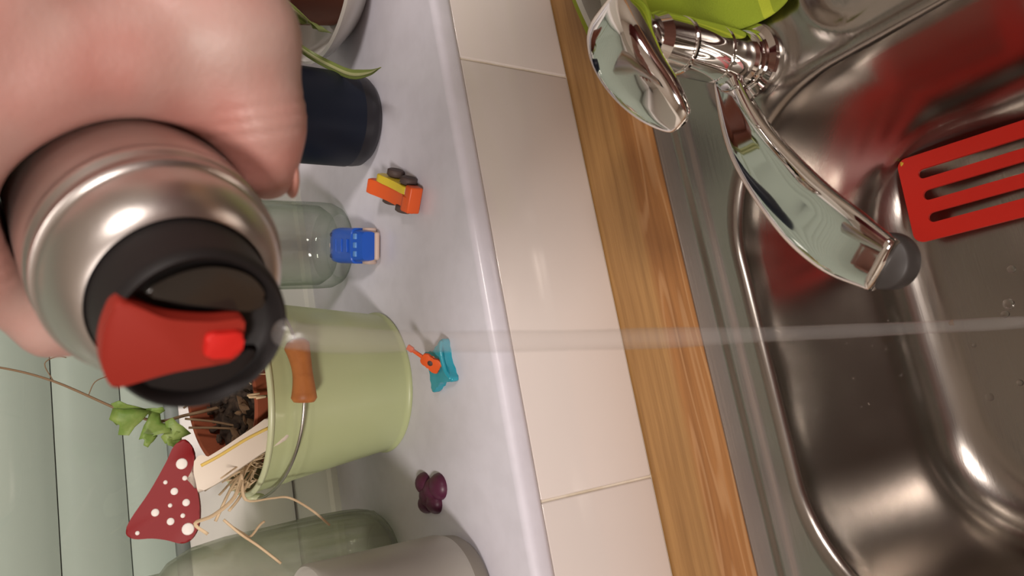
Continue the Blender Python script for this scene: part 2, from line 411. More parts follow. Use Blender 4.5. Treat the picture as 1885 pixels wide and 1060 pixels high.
# ------------------------------------------------------------------ worktop
YF = .3505
wt = empty('worktop', (0, 0, 0)); tag(wt, 'oak-look worktop strip between the wall tiles and the steel sink', 'worktop')
b_ = B(); box(b_, -1.5, 1.9, YF - .02, YT + .001, ZW - .038, ZW); obj('back_board', b_, 'wood', wt, False)
b_ = B(); box(b_, -1.5, -.20, -.25, YF - .02, ZW - .038, ZW); obj('side_board', b_, 'wood', wt, False)
b_ = B(); box(b_, .74, 1.9, -.25, YF - .02, ZW - .038, ZW); obj('side_board', b_, 'wood', wt, False)
b_ = B(); box(b_, -.20, .74, -.25, -.13, ZW - .038, ZW); obj('front_board', b_, 'wood', wt, False)

# ------------------------------------------------------------------ sink
def rrect(x0, x1, y0, y1, r, n_ang, c):
    """rounded rectangle sampled by angle about c (ray casting), so loops of different shape loft cleanly"""
    out = []
    for k in range(n_ang):
        a = 2 * PI * k / n_ang; d = V(math.cos(a), math.sin(a), 0)
        lo, hi = 0., 3.
        for _ in range(40):
            mid = (lo + hi) / 2; q = V(c[0], c[1], 0) + d * mid
            qx = abs(q.x - (x0 + x1) / 2) - (x1 - x0) / 2 + r; qy = abs(q.y - (y0 + y1) / 2) - (y1 - y0) / 2 + r
            sd = math.hypot(max(qx, 0), max(qy, 0)) + min(max(qx, qy), 0) - r
            if sd < 0: lo = mid
            else: hi = mid
        out.append(V(c[0] + d.x * lo, c[1] + d.y * lo, 0))
    return out
def sink():
    n = 480; c = (.028, .13); b_ = B(); loops = []
    bx0, bx1, by0, by1, br = -.138, .1905, -.055, .3085, .092
    ox0, ox1, oy0, oy1 = -.215, .755, -.145, YF
    zr = ZW + .0035
    outer = rrect(ox0, ox1, oy0, oy1, .02, n, c)
    edge = rrect(bx0 - .003, bx1 + .003, by0 - .003, by1 + .003, br, n, c)
    def sstep(a, b, x):
        t = min(max((x - a) / (b - a), 0), 1); return t * t * (3 - 2 * t)
    def ztop(p):
        # raised outer flange, a shallow trough, then the flat deck
        d = min(p.x - ox0, ox1 - p.x, p.y - oy0, oy1 - p.y)
        z = zr - .0013 * sstep(.0145, .0205, d) + .0005 * sstep(.024, .032, d)
        # drainer field pressed in to the right
        q = (abs(p.x - .475) - .275 + .03, abs(p.y - .05) - .168 + .03)
        sd = math.hypot(max(q[0], 0), max(q[1], 0)) + min(max(q), 0) - .03
        z += .0022 * math.exp(-(sd / .0045) ** 2) - .0045 * sstep(.004, -.008, sd)
        # pressed ring under the tap
        dt = math.hypot(p.x - .214, p.y - .263)
        z += .0016 * sstep(.036, .028, dt)
        return z
    loops.append([V(p.x, p.y, ZW) for p in outer])
    K = 64
    for k in range(K + 1):
        t = (k / K) ** .8
        loops.append([V(*((o_ * (1 - t) + e_ * t).xy), 0) for o_, e_ in zip(outer, edge)])
        for p in loops[-1]: p.z = ztop(p)
    # bowl: rolled lip, steep wall, broad floor radius, floor falling to the drain
    dep = .160
    steps = [(.001, .0006), (.003, .0025), (.0045, .006)]
    for i in range(1, 9): steps.append((.0045 + .012 * i / 8, .006 + (dep - .045) * i / 8))
    rf = .036
    for i in range(1, 13):
        a = R(90 * i / 12); steps.append((.0165 + rf * (1 - math.cos(a)), dep - .039 + rf * math.sin(a)))
    base = ZW + .0019
    for ins, dz in steps:
        l = rrect(bx0 + ins, bx1 - ins, by0 + ins, by1 - ins, max(br - ins * .5, .03), n, c)
        loops.append([V(p.x, p.y, base - dz) for p in l])
    last = loops[-1]; dr = V(.028, .13, base - dep - .004)
    for t in (.2, .4, .6, .8):
        loops.append([p + (V(dr.x + .045 * math.cos(2 * PI * i / n), dr.y + .045 * math.sin(2 * PI * i / n), dr.z) - p) * t for i, p in enumerate(last)])
    loops.append([V(dr.x + .045 * math.cos(2 * PI * i / n), dr.y + .045 * math.sin(2 * PI * i / n), dr.z) for i in range(n)])
    loops.append([V(dr.x + .041 * math.cos(2 * PI * i / n), dr.y + .041 * math.sin(2 * PI * i / n), dr.z - .004) for i in range(n)])
    loft(b_, loops, True, False, True)
    return b_, base - dep
sk = tag(empty('kitchen_sink', (0, 0, 0)), 'stainless steel inset sink with a wet deep bowl', 'sink')
b_, ZF = sink(); obj('basin', b_, 'steel', sk)
b_ = lathe(B(), [(.0405, -.006), (.0405, -.003), (.036, -.0015), (.030, -.004), (.010, -.004), (.006, .002), (0, .003)], (.028, .13, ZF - .003)); obj('strainer', b_, 'chrome_brushed', sk)
b_ = lathe(B(), [(.041, -.05), (.041, -.0075), (0, -.0075)], (.028, .13, ZF)); obj('drain_cup', b_, 'dark_rubber', sk)

# ------------------------------------------------------------------ tap
TX, TY, TZ = .214, .263, ZW + .0055
tap = tag(empty('mixer_tap', (TX, TY, TZ)), 'chrome single-lever mixer tap on the corner of the sink', 'tap')
b_ = lathe(B(), [(0, -.004), (.0245, -.004), (.0245, .001), (.0235, .003), (.0195, .0045), (.0185, .0055), (.0185, .0075), (.0180, .0085), (0, .0085)]); soft(obj('base_flange', b_, 'chrome', tap), 20)
b_ = lathe(B(), [(.0168, .008), (.0172, .010), (.0172, .0325), (.0168, .0335), (.0165, .0338), (.0165, .0346), (.0170, .035), (.0172, .036), (.0170, .064), (.0166, .0655), (.0160, .066), (.0160, .067), (.0164, .068), (.0160, .084), (.013, .090), (0, .092)])
soft(obj('tap_body', b_, 'chrome', tap), 14)
def spout():
    C = [(-.004, -.002, .020), (-.020, .002, .023), (-.064, -.0105, .0345), (-.1106, -.0355, .0455), (-.138, -.0565, .0525), (-.158, -.0755, .0535)]
    P = catmull(C, 8); W = catmull([(.0085, .0085, 0), (.0095, .009, 0), (.0150, .0105, 0), (.0180, .0110, 0), (.0178, .0105, 0), (.0135, .0085, 0)], 8)
    loops = []
    for (p, (t, _, _)), w in zip(zip(P, frames(P)), W):
        s = t.cross(V(0, 0, 1)).normalized(); u = s.cross(t)
        l = []
        for k in range(32):
            a = 2 * PI * k / 32; ca, sa = math.cos(a), math.sin(a)
            x = math.copysign(abs(ca) ** .75, ca) * w.x
            z = math.copysign(abs(sa) ** .75, sa) * w.y * (1 if sa < 0 else .72)
            if sa > 0: z -= .0022 * (1 - min(abs(x) / w.x, 1) ** 2)     # dished upper face
            l.append(p + s * x + u * z)
        loops.append(l)
    return loft(B(), loops, True, True, True), P[-1]
b_, tip = spout(); sp_o = obj('spout', b_, 'chrome', tap)
b_ = lathe(B(), [(0, .006), (.0125, .006), (.0138, .004), (.0140, -.006), (.0132, -.0075), (.0105, -.0078), (.0100, -.004), (0, -.004)], tip + V(.0035, .0025, -.0085)); obj('aerator', b_, 'dark_rubber', tap)
def lever():
    # paddle lever: domed over the body, reaching out to the front left
    P = catmull([(.0235, .0090, .0955), (.0215, .0085, .0975), (.0100, .0060, .1045), (-.009, .0010, .1115), (-.028, -.0035, .1100), (-.045, -.0085, .1030), (-.0575, -.0125, .0955), (-.0590, -.0130, .0945)], 6)
    W = catmull([(.003, .002, 0), (.0125, .0090, 0), (.0185, .0165, 0), (.0195, .0150, 0), (.0182, .0110, 0), (.0150, .0080, 0), (.0085, .0050, 0), (.002, .001, 0)], 6)
    loops = []
    for (p, (t, _, _)), w in zip(zip(P, frames(P)), W):
        s = V(.28, -.96, 0); s = (s - t * s.dot(t)).normalized(); u = t.cross(s)
        if u.z < 0: u = -u
        l = []
        for k in range(32):
            a = 2 * PI * k / 32; ca, sa = math.cos(a), math.sin(a)
            x = math.copysign(abs(ca) ** .8, ca) * w.x; z = math.copysign(abs(sa) ** .8, sa) * w.y
            if sa > 0: z -= .22 * w.y * (1 - min(abs(x) / w.x, 1) ** 2)
            l.append(p + s * x + u * z)
        loops.append(l)
    return loft(B(), loops, True, True, True)
obj('lever', lever(), 'chrome', tap)

# ------------------------------------------------------------------ red slotted spatula standing in the bowl
def spatula():
    root = tag(empty('spatula', (.122, .216, ZF + .0165)), 'red slotted plastic spatula lying in the sink', 'spatula')
    # blade in local x (width) / y (towards the handle, -Y in the room); head edge at y=0
    root.rotation_euler = (R(-8), R(-1), R(177))
    w, L = .0305, .098
    outline = []
    def arc(cx, cy, r, a0, a1, n=8): return [(cx + r * math.cos(R(a0 + (a1 - a0) * i / n)), cy + r * math.sin(R(a0 + (a1 - a0) * i / n))) for i in range(n + 1)]
    # head with slots: bars + end strips as one mesh, welded by a grid of cells
    b_ = B()
    xs = [-w, -.0215, -.0145, -.0065, .0005, .0085, .0155, .0305]     # alternate bar / slot
    xs = [-w, -.0196, -.0128, -.0044, .0029, .0119, .0188, w]
    y0, ya, yb, y1 = -.043, -.031, .040, .055
    # front strip with rounded corners
    poly = arc(w - .0065, y0 + .0065, .0065, 0, -90) + arc(-w + .0065, y0 + .0065, .0065, -90, -180)
    front = [(w, ya)] + poly + [(-w, ya)]
    back = [(-w, yb), (-w * .95, yb + .02), (-.012, y1 + .01), (.012, y1 + .01), (w * .95, yb + .02), (w, yb)]
    # slot ends are rounded: build the face outline with holes through triangle fill
    def ring(pts, z): return [b_.verts.new((x, y, z)) for x, y in pts]
    outl = poly + [(-w, yb), (-w * .93, yb + .02), (-.010, y1 + .012), (.010, y1 + .012), (w * .93, yb + .02), (w, yb)]
    slots = []
    for i in (1, 3, 5):
        xa, xb = xs[i], xs[i + 1]; r = (xb - xa) / 2; cx = (xa + xb) / 2
        slots.append(arc(cx, ya + r, r, 180, 360) + arc(cx, yb - r, r, 0, 180))
    H = .0030
    for z, flip in ((0, 1), (H, 0)):
        es = []
        for pts in [outl] + slots:
            vs = ring(pts, z); es += [b_.edges.new((vs[i], vs[(i + 1) % len(vs)])) for i in range(len(vs))]
        bmesh.ops.triangle_fill(b_, use_beauty=True, edges=es)
    b_.verts.ensure_lookup_table()
    n = len(b_.verts) // 2; k = 0
    lay = [len(outl)] + [len(s) for s in slots]; vs = list(b_.verts)
    for ln in lay:
        for i in range(ln):
            j = (i + 1) % ln; b_.faces.new((vs[k + i], vs[k + j], vs[n + k + j], vs[n + k + i]))
        k += ln
    for v in b_.verts:                       # gentle scoop
        v.co.z += .10 * max(0, v.co.y) ** 1.6 if v.co.y > 0 else 0
    hd = obj('blade', b_, 'spatula_red', root); soft(hd, 40)
    b_ = tube(B(), catmull([(0, y1 + .004, .0028), (0, y1 + .03, .010), (0, y1 + .10, .055), (0, y1 + .17, .105)], 6), [.0085] * 5 + [.0055] * 14, 12, .6, up=(0, 0, 1)); obj('handle', b_, 'chrome_brushed', root)
    return root
spatula()

# ------------------------------------------------------------------ green towel
def towel():
    nu, nv = 70, 60; b_ = B(); uvl = b_.loops.layers.uv.new('UVMap'); G = []
    for i in range(nu + 1):
        u = i / nu; row = []
        for j in range(nv + 1):
            v = j / nv
            # near hem runs from the wall side to the front of the deck, the cloth reaches away to the right
            y = .383 - .17 * u
            hem = .286 - .150 * u + .100 * u * u + .004 * math.sin(11 * u)
            x = hem + .30 * v 
            y += .012 * math.sin(5 * v + 2 * u)
            base = ZW + .0055 + (.002 if y > YF else .0)
            fold = .5 + .5 * math.sin(19 * u + 5 * v - .9); lo_e = min(1, .15 + 2.2 * u)
            z = base + .004 + ((.014 * fold + .008 * math.sin(9 * v + 4 * u) ** 2) * (.25 + .75 * min(1, 5 * v)) + .014 * min(1, v * 1.6)) * lo_e
            row.append((b_.verts.new((x, y, z)), (u, v)))
        G.append(row)
    for i in range(nu):
        for j in range(nv):
            q = [G[i][j], G[i + 1][j], G[i + 1][j + 1], G[i][j + 1]]
            f = b_.faces.new([a[0] for a in q])
            for l, a in zip(f.loops, q): l[uvl].uv = a[1]
    o_ = obj('dish_towel', b_, 'towel')
    md = o_.modifiers.new('thick', 'SOLIDIFY'); md.thickness = .004; md.offset = -1
    md2 = o_.modifiers.new('round', 'SUBSURF'); md2.levels = 1; md2.render_levels = 1
    tag(o_, 'lime green striped dish towel crumpled behind the tap', 'towel')
towel()

# ------------------------------------------------------------------ thermos flask, held in the hand
TP = V(.0451, .2067, 1.2386); TA = V(-.6506, -.7587, -.012).normalized()
ER = TA.cross(V(0, 0, 1)).normalized(); ER = ER if ER.x > 0 else -ER
EZ = TA.cross(ER); EZ = EZ if EZ.z > 0 else -EZ
def BF(er, z, t): return TP + ER * er + EZ * z - TA * t          # flask frame: t runs from the lid towards the base
MT = basis(TP, ER, EZ, ER.cross(EZ)) if ER.cross(EZ).dot(TA) < 0 else basis(TP, EZ, ER, EZ.cross(ER))
# MT local z = away from the lid
flask = tag(empty('thermos_flask', TP), 'brushed steel thermos flask with black lid, tipped to pour', 'flask')
flask.matrix_world = MT; flask.rotation_mode = 'QUATERNION'
LX = MT.to_3x3().inverted()
def fl(name, bm_, material, **k): return obj(name, bm_, material, flask, **k)
b_ = lathe(B(), [(.0245, .0205), (.0262, .0215), (.0290, .0250), (.0312, .0295), (.0325, .0345), (.0328, .0372), (.0334, .0382), (.0346, .0388), (.0347, .0425), (.0340, .0436), (.0341, .0455),
                 (.0352, .0464), (.0354, .0505), (.0348, .0515), (.0350, .054), (.0355, .0560), (.0357, .060), (.0357, .228), (.0350, .235), (.033, .238), (0, .238)], seg=96)
soft(fl('body', b_, 'bottle_steel'), 60)
lid = fl('lid', lathe(B(), [(0, .0055), (.0175, .0050), (.0198, .0030), (.0206, .0008), (.0216, .0), (.0226, .0010), (.0232, .004), (.0236, .0195), (.0240, .0212), (0, .0212)], seg=96), 'black_plastic'); soft(lid, 50)
ez_l = LX @ EZ; er_l = LX @ ER
def face(u, v, h):        # u: towards the bottom of the lid, v: away from the hand side, h: out of the face
    r0 = .0226; return -ez_l * u * r0 - er_l * v * r0 + V(0, 0, -h)
MF = basis(V(0, 0, 0), -ez_l, -er_l, V(0, 0, -1))
def facepoly(pts, n=5): return [(x * .0226, y * .0226) for x, y in smooth_poly(pts, n)]
lev = facepoly([(-.90, -.48), (-1.00, -.28), (-1.05, .02), (-1.02, .32), (-.93, .52), (-.82, .545), (-.3, .42), (.22, .36), (.40, .30), (.44, .12), (.44, -.16), (.38, -.22), (.05, -.20), (-.4, -.26), (-.72, -.42)])
b_ = prism(B(), lev, -.004, .0022, .0007, MF); o_ = fl('pour_lever', b_, 'red_lever'); soft(o_, 40)
btn = facepoly([(.02, -.07), (.0, .07), (.02, .21), (.2, .235), (.38, .22), (.425, .08), (.40, -.07), (.2, -.085)])
b_ = prism(B(), btn, .0018, .0042, .0008, MF); soft(obj('release_button', b_, 'red_button', o_), 40)
dish = facepoly([(-.62, -.50), (-.3, -.72), (.1, -.80), (.5, -.68), (.72, -.40), (.62, -.22), (.1, -.30), (-.3, -.38)])
b_ = prism(B(), dish, -.006, -.0018, .0008, MF); soft(obj('lid_dish', b_, 'black_gloss', lid), 40)
dish = facepoly([(-.60, .60), (-.2, .50), (.35, .44), (.60, .30), (.70, .40), (.42, .68), (.05, .80), (-.35, .74)])
b_ = prism(B(), dish, -.006, -.0022, .0008, MF); soft(obj('lid_dish', b_, 'black_plastic', lid), 40)

# ------------------------------------------------------------------ hand
def hand():
    caps = []
    def pol(phi, rho, t): return BF(rho * math.cos(R(phi)), rho * math.sin(R(phi)), t)
    fingers = []
    spec = [(.0790, 1.00, 58), (.0985, 1.06, 59), (.1175, 1.0, 59), (.1335, .88, 58)]
    for t, s, ph in spec:
        ch = [pol(ph, .0610, t + .001), pol(ph + 50 * s, .0495, t), pol(ph + (50 + 40) * s, .0450, t + .002), pol(ph + (50 + 40 + 28) * s, .0438, t + .003)]
        rr = [.0122 * (.9 + .1 * s), .0100 * s ** .5, .0086 * s ** .5, .0076 * s ** .5]
        fingers.append((ch, rr))
        for a in range(3): caps.append((ch[a], ch[a + 1], rr[a], rr[a + 1]))
        caps.append((ch[1], ch[1] + (ch[1] - BF(0, 0, t)).normalized() * .0006, rr[1] * 1.04, rr[1] * .98))
    carp = [BF(.108, .030, .092), BF(.110, .032, .104), BF(.110, .030, .116), BF(.107, .024, .126)]
    for (ch, rr), cp in zip(fingers, carp):
        caps.append((ch[0], cp, rr[0] * 1.08, .0165))
        caps.append((ch[0] - EZ * .012 + ER * .018, cp - EZ * .018, .0115, .016))      # palm side
    for a in range(3): caps.append((fingers[a][0][0] + ER * .02, fingers[a + 1][0][0] + ER * .02, .0135, .013))
    # thumb
    th = [BF(.096, -.006, .092), BF(.0650, -.0265, .079), BF(.0415, -.0345, .073), BF(.0235, -.0375, .070)]
    tr = [.0215, .0165, .0132, .0108]
    for a in range(3): caps.append((th[a], th[a + 1], tr[a], tr[a + 1]))
    caps.append((th[1], th[1] + V(0, 0, -.001), .0160, .0158))
    # palm lying against the flask, web between thumb and forefinger, heel of the hand
    for t in (.0805, .0985, .1165):
        ch = [pol(64, .0535, t), pol(30, .0520, t), pol(2, .0515, t), pol(-26, .0515, t)]
        for a in range(3): caps.append((ch[a], ch[a + 1], .0140, .0140))
    caps.append((th[1] + EZ * .004, pol(18, .058, .0815), .0145, .0145))
    caps.append((pol(-22, .0500, .0800), pol(-48, .0500, .0780), .0130, .0120))
    caps.append((BF(.085, -.010, .096), BF(.085, .024, .096), .0200, .0200))
    caps.append((BF(.072, -.004, .100), BF(.072, .030, .100), .0190, .0190))
    caps.append((BF(.072, -.004, .118), BF(.072, .030, .118), .0190, .0170))
    caps.append((BF(.100, .000, .118), BF(.085, .012, .118), .019, .017))
    # wrist and forearm
    wr = BF(.140, .018, .108)
    for off in (-.011, .011):
        caps.append((BF(.106, .014, .108) - TA * off, wr - TA * off, .024, .0225))
        caps.append((wr - TA * off, BF(.235, -.010, .112) - TA * off * 1.3, .0225, .031))
        caps.append((BF(.235, -.010, .112) - TA * off * 1.3, BF(.36, -.05, .118) - TA * off * 1.4, .031, .037))
    b_ = B()
    for p0, p1, r0, r1 in caps:
        d = p1 - p0; L = d.length; q = d.to_track_quat('Z', 'Y').to_matrix().to_4x4(); q.translation = p0
        prof = [(0, -r0)] + [(r0 * math.cos(R(a)), r0 * math.sin(R(a))) for a in (-60, -30, 0)] + [(r1 * math.cos(R(a)), L + r1 * math.sin(R(a))) for a in (0, 30, 60)] + [(0, L + r1)]
        lathe(b_, prof, seg=20, M=q)
    bmesh.ops.recalc_face_normals(b_, faces=b_.faces)
    me = bpy.data.meshes.new('hand_raw'); b_.to_mesh(me); b_.free()
    tmp = bpy.data.objects.new('hand_raw', me); COL.objects.link(tmp)
    rm = tmp.modifiers.new('r', 'REMESH'); rm.mode = 'VOXEL'; rm.voxel_size = .0017; rm.adaptivity = 0
    dg = bpy.context.evaluated_depsgraph_get(); me2 = bpy.data.meshes.new_from_object(tmp.evaluated_get(dg))
    bpy.data.objects.remove(tmp)
    n = len(me2.vertices); co = np.empty(n * 3); me2.vertices.foreach_get('co', co); co = co.reshape(-1, 3)
    P0 = np.array([c[0][:] for c in caps]); P1 = np.array([c[1][:] for c in caps]); r0 = np.array([c[2] for c in caps]); r1 = np.array([c[3] for c in caps])
    D = P1 - P0; LL = (D * D).sum(1)
    KS = .0036
    def sdf(X):
        out = np.empty(len(X))
        for s in range(0, len(X), 8000):
            x = X[s:s + 8000]
            t = np.clip(((x[:, None] - P0) * D).sum(2) / LL, 0, 1)
            dist = np.linalg.norm(x[:, None] - P0 - t[..., None] * D, axis=2) - (r0 + (r1 - r0) * t)
            mn = dist.min(1, keepdims=True)
            out[s:s + 8000] = mn[:, 0] - KS * np.log(np.exp(-(dist - mn) / KS).sum(1)) + KS * .35
        return out
    for it in range(5):
        d0 = sdf(co); e = 1e-4; g = np.stack([(sdf(co + e * ax) - d0) / e for ax in np.eye(3)], 1)
        g2 = np.maximum((g * g).sum(1, keepdims=True), .15)
        co -= np.clip(d0[:, None], -.004, .004) * g / g2 * .8
    # flesh yields where it meets the flask
    ax = np.array(TA[:]); rel = co - np.array(TP[:]); tt = -(rel @ ax); rad = rel + tt[:, None] * ax; rl = np.linalg.norm(rad, axis=1)
    inside = (rl < .0358) & (tt < .2)
    co[inside] += (rad / np.maximum(rl, 1e-6)[:, None])[inside] * (.0358 - rl[inside])[:, None]
    # creases across the thumb joint and knuckles
    me2.vertices.foreach_set('co', co.ravel()); me2.update()
    b_ = B(); b_.from_mesh(me2)
    for _ in range(3): bmesh.ops.smooth_vert(b_, verts=b_.verts, factor=.5, use_axis_x=True, use_axis_y=True, use_axis_z=True)
    for i, (jc, jd) in enumerate([(th[2], (th[3] - th[1]).normalized())] + [(f[0][1], (f[0][2] - f[0][0]).normalized()) for f in fingers]):
        for v in b_.verts:
            q = v.co - jc
            if q.length < .02:
                s = q.dot(jd)
                v.co -= q.normalized() * .0007 * sum(math.exp(-((s - k) / .0011) ** 2) for k in (-.004, 0, .004)) * math.exp(-(q.length / .018) ** 4)
    o_ = obj('hand', b_, 'skin')
    tag(o_, 'bare right hand and forearm gripping the steel thermos flask', 'hand')
    # rolled sleeve, elbow and upper arm, out of view
    SP_ = catmull([BF(.205, -.004, .112), BF(.235, -.010, .112), BF(.36, -.05, .118), V(.43, -.02, 1.19), V(.42, -.14, 1.25), V(.38, -.30, 1.35), V(.34, -.40, 1.41)], 6)
    n_ = len(SP_); rad = [(.0530 + .012 * i / n_) * (1 + .03 * math.sin(i * 1.9)) for i in range(n_)]; rad[-1] = .03
    obj('sleeve', tube(B(), SP_, rad, 28), 'sleeve', o_)
    # nails
    def nail(tip, prev, out, r):
        d = (tip - prev).normalized(); o2 = (out - d * out.dot(d)).normalized(); s = d.cross(o2)
        Mx = basis(V(0, 0, 0), s, d, o2); b2 = B(); blob(b2, tip + d * .0010 + o2 * r * .74, (r * .66, r * .85, r * .24), 3, 0, Mx); obj('fingernail', b2, 'nail', o_)
    nail(th[3], th[2], (th[3] - BF(0, 0, .069)), tr[3])
    for (ch, rr), (t, s, ph) in zip(fingers, spec): nail(ch[3], ch[2], ch[3] - BF(0, 0, t), rr[3])
hand()

# ------------------------------------------------------------------ water pouring from the lid
def stream():
    p0 = TP - EZ * .0205 + TA * .001; P = []; rr = []
    T = .318
    for i in range(60):
        t = T * i / 59; s = i / 59
        p_ = p0 + V(-.65, -.76, 0) * .125 * t + V(0, 0, -4.9 * t * t)
        if p_.z < ZF - .001: p_.z = ZF - .001
        P.append(p_); rr.append(.0036 * (1 + .10 * math.sin(16 * s) + .06 * math.sin(37 * s + 1)) * (1 - .15 * s))
    return tube(B(), P, rr, 16, .8, up=(.65, .76, 0))
tag(obj('water_stream', stream(), 'water'), 'thin clear stream of water falling from the flask lid', 'water')

# ------------------------------------------------------------------ pale green bucket and what stands in it
BX, BY = .081, .595
HB = .1185; RT = .0725; RB = .056
pail = tag(empty('bucket', (BX, BY, ZS)), 'pale green metal bucket with a wooden handle grip', 'bucket')
def rr_(z): return RB + (RT - RB) * (z / HB)
prof = [(0, .004), (RB - .003, .004), (RB - .001, .0015), (RB + .0012, .0), (RB + .0022, .0012), (RB + .0018, .0028), (rr_(.004), .0040)]
for z in np.linspace(.006, HB - .006, 46):
    bead = sum(.0007 * math.exp(-((z - c_) / .0016) ** 2) for c_ in (.088, .094, .100))
    prof.append((rr_(z) + bead, float(z)))
prof += [(rr_(HB - .003), HB - .004)]
inner = [(rr_(HB - .004) - .0012, HB - .004), (rr_(.01) - .0012, .008), (0, .007)]
soft(obj('pail', lathe(B(), prof + inner, seg=96), 'pail', pail), 60)
soft(obj('rim', lathe(B(), [(RT - .0005 + .0022 * math.cos(a), HB - .002 + .0022 * math.sin(a)) for a in np.linspace(0, 2 * PI, 13)], seg=96), 'pail_rim', pail), 80)
b_ = B(); box(b_, -.0022, .0022, -.0006, .0006, .003, HB - .005, .0004)
for v in b_.verts:
    a = R(70); r = rr_(v.co.z) + .0004 + v.co.y; t = a + v.co.x / r; v.co = V(r * math.cos(t), r * math.sin(t), v.co.z)
obj('side_seam', b_, 'pail', pail)
def hp(a): return V((RT + .0045) * math.cos(a), -.0860 * math.sin(a) + .004, HB - .008 - .0135 * math.sin(a))
obj('bail_wire', tube(B(), [hp(PI * i / 48) for i in range(49)], .0011, 8), 'wire', pail)
for a in (0, PI):
    b_ = B(); blob(b_, hp(a) + V(-.002 * math.cos(a), 0, 0), (.003, .005, .007), 2); obj('ear', b_, 'pail_rim', pail)
ga = [PI / 2 - .27 + .54 * i / 16 for i in range(17)]
obj('wooden_grip', tube(B(), [hp(a - .02) for a in ga], [.0068 + .0024 * abs(2 * i / 16 - 1) ** 1.6 - (.0022 if i in (0, 16) else 0) for i in range(17)], 20), 'grip_wood', pail)

PT = V(BX + .004, BY + .012, ZS + .086)
pot = tag(empty('flower_pot', PT), 'terracotta flower pot set inside the green bucket', 'flower pot')
pot.rotation_euler = (R(10), R(-4), 0)
soft(obj('pot_wall', lathe(B(), [(0, -.072), (.036, -.072), (.047, .020), (.0525, .020), (.0535, .022), (.054, .0425), (.0525, .044), (.050, .043), (.0485, .020), (.046, .018)], seg=72), 'terracotta', pot), 40)
b_ = B(); lathe(b_, [(0, .030), (.015, .031), (.03, .029), (.0488, .026)], seg=48)
for v in b_.verts: v.co.z += random.uniform(-.002, .002)
obj('soil', b_, 'soil', pot)
b_ = B()
for k in range(90):
    a = random.uniform(0, 2 * PI); r = .046 * math.sqrt(random.random()); s = random.uniform(.0014, .0042)
    blob(b_, (r * math.cos(a), r * math.sin(a), .031 + random.uniform(-.001, .004)), (s * random.uniform(.7, 1.4), s * random.uniform(.7, 1.4), s * .8), 1, .25)
o_ = obj('soil_crumbs', b_, 'soil', pot, False); o_['kind'] = 'stuff'
b_ = B()
for k in range(26):
    a = random.uniform(PI, 2 * PI); r = .046 * math.sqrt(random.random()); s = random.uniform(.003, .006)
    blob(b_, (r * math.cos(a), r * math.sin(a), .034 + random.uniform(-.001, .005)), (s * 1.5, s * .6, s * .5), 1, .2, Matrix.Rotation(random.uniform(0, 6), 4, 'Z') @ Matrix.Rotation(random.uniform(-.6, .6), 4, 'X'))
o_ = obj('bark_chips', b_, 'bark', pot, False); o_['kind'] = 'stuff'

# dried straw round the pot rim
b_ = B()
for k in range(34):
    a0 = random.uniform(PI * .75, PI * 1.95); a1 = a0 + random.uniform(-.7, .7); r0 = random.uniform(.048, .068)
    P = []
    for i in range(7):
        t = i / 6; a = a0 + (a1 - a0) * t; r = r0 + random.uniform(-.003, .003)
        P.append((BX + r * math.cos(a), BY + .002 + r * math.sin(a), ZS + HB + random.uniform(-.006, .010)))
    tube(b_, catmull(P, 3), random.uniform(.0006, .0012), 5, .5)
for k in range(16):
    a0 = R(random.uniform(195, 225)); c_ = V(BX + .062 * math.cos(a0), BY + .062 * math.sin(a0), ZS + HB)
    d = V(random.uniform(-.03, .01), random.uniform(-.02, .01), random.uniform(.008, .035))
    tube(b_, catmull([c_ - d * .5, c_ + d * .3 + V(random.uniform(-.006, .006), 0, .003), c_ + d], 4), random.uniform(.0006, .0013), 5, .5)
tag(obj('dried_straw', b_, 'straw'), 'tangle of dried straw around the rim of the green bucket', 'straw', kind='stuff')
strands = [
    ([(.024, .548, 1.128), (.008, .545, 1.136), (-.001, .546, 1.150), (-.004, .545, 1.162), (-.012, .545, 1.155)], .0016, 'short bent straw strand curling up beside the red mushroom'),
    ([(.022, .545, 1.130), (.005, .548, 1.128), (.003, .55, 1.110), (.0012, .551, 1.0975), (-.010, .55, 1.083), (-.0225, .55, 1.0715)], .0013, 'long kinked straw strand hanging down beside the green bucket'),
    ([(-.005, .55, 1.143), (-.0165, .549, 1.133), (-.026, .548, 1.123), (-.040, .546, 1.110)], .0010, 'straight straw strand reaching down over the green glass jar'),
    ([(-.010, .552, 1.138), (-.0155, .55, 1.132), (-.019, .55, 1.127), (-.013, .55, 1.120), (-.011, .55, 1.1165)], .0009, 'small hooked straw end just above the green glass jar')]
for P, r, lb in strands:
    tag(obj('straw_strand', tube(B(), catmull(P, 5), r, 6, .45), 'straw'), lb, 'straw')

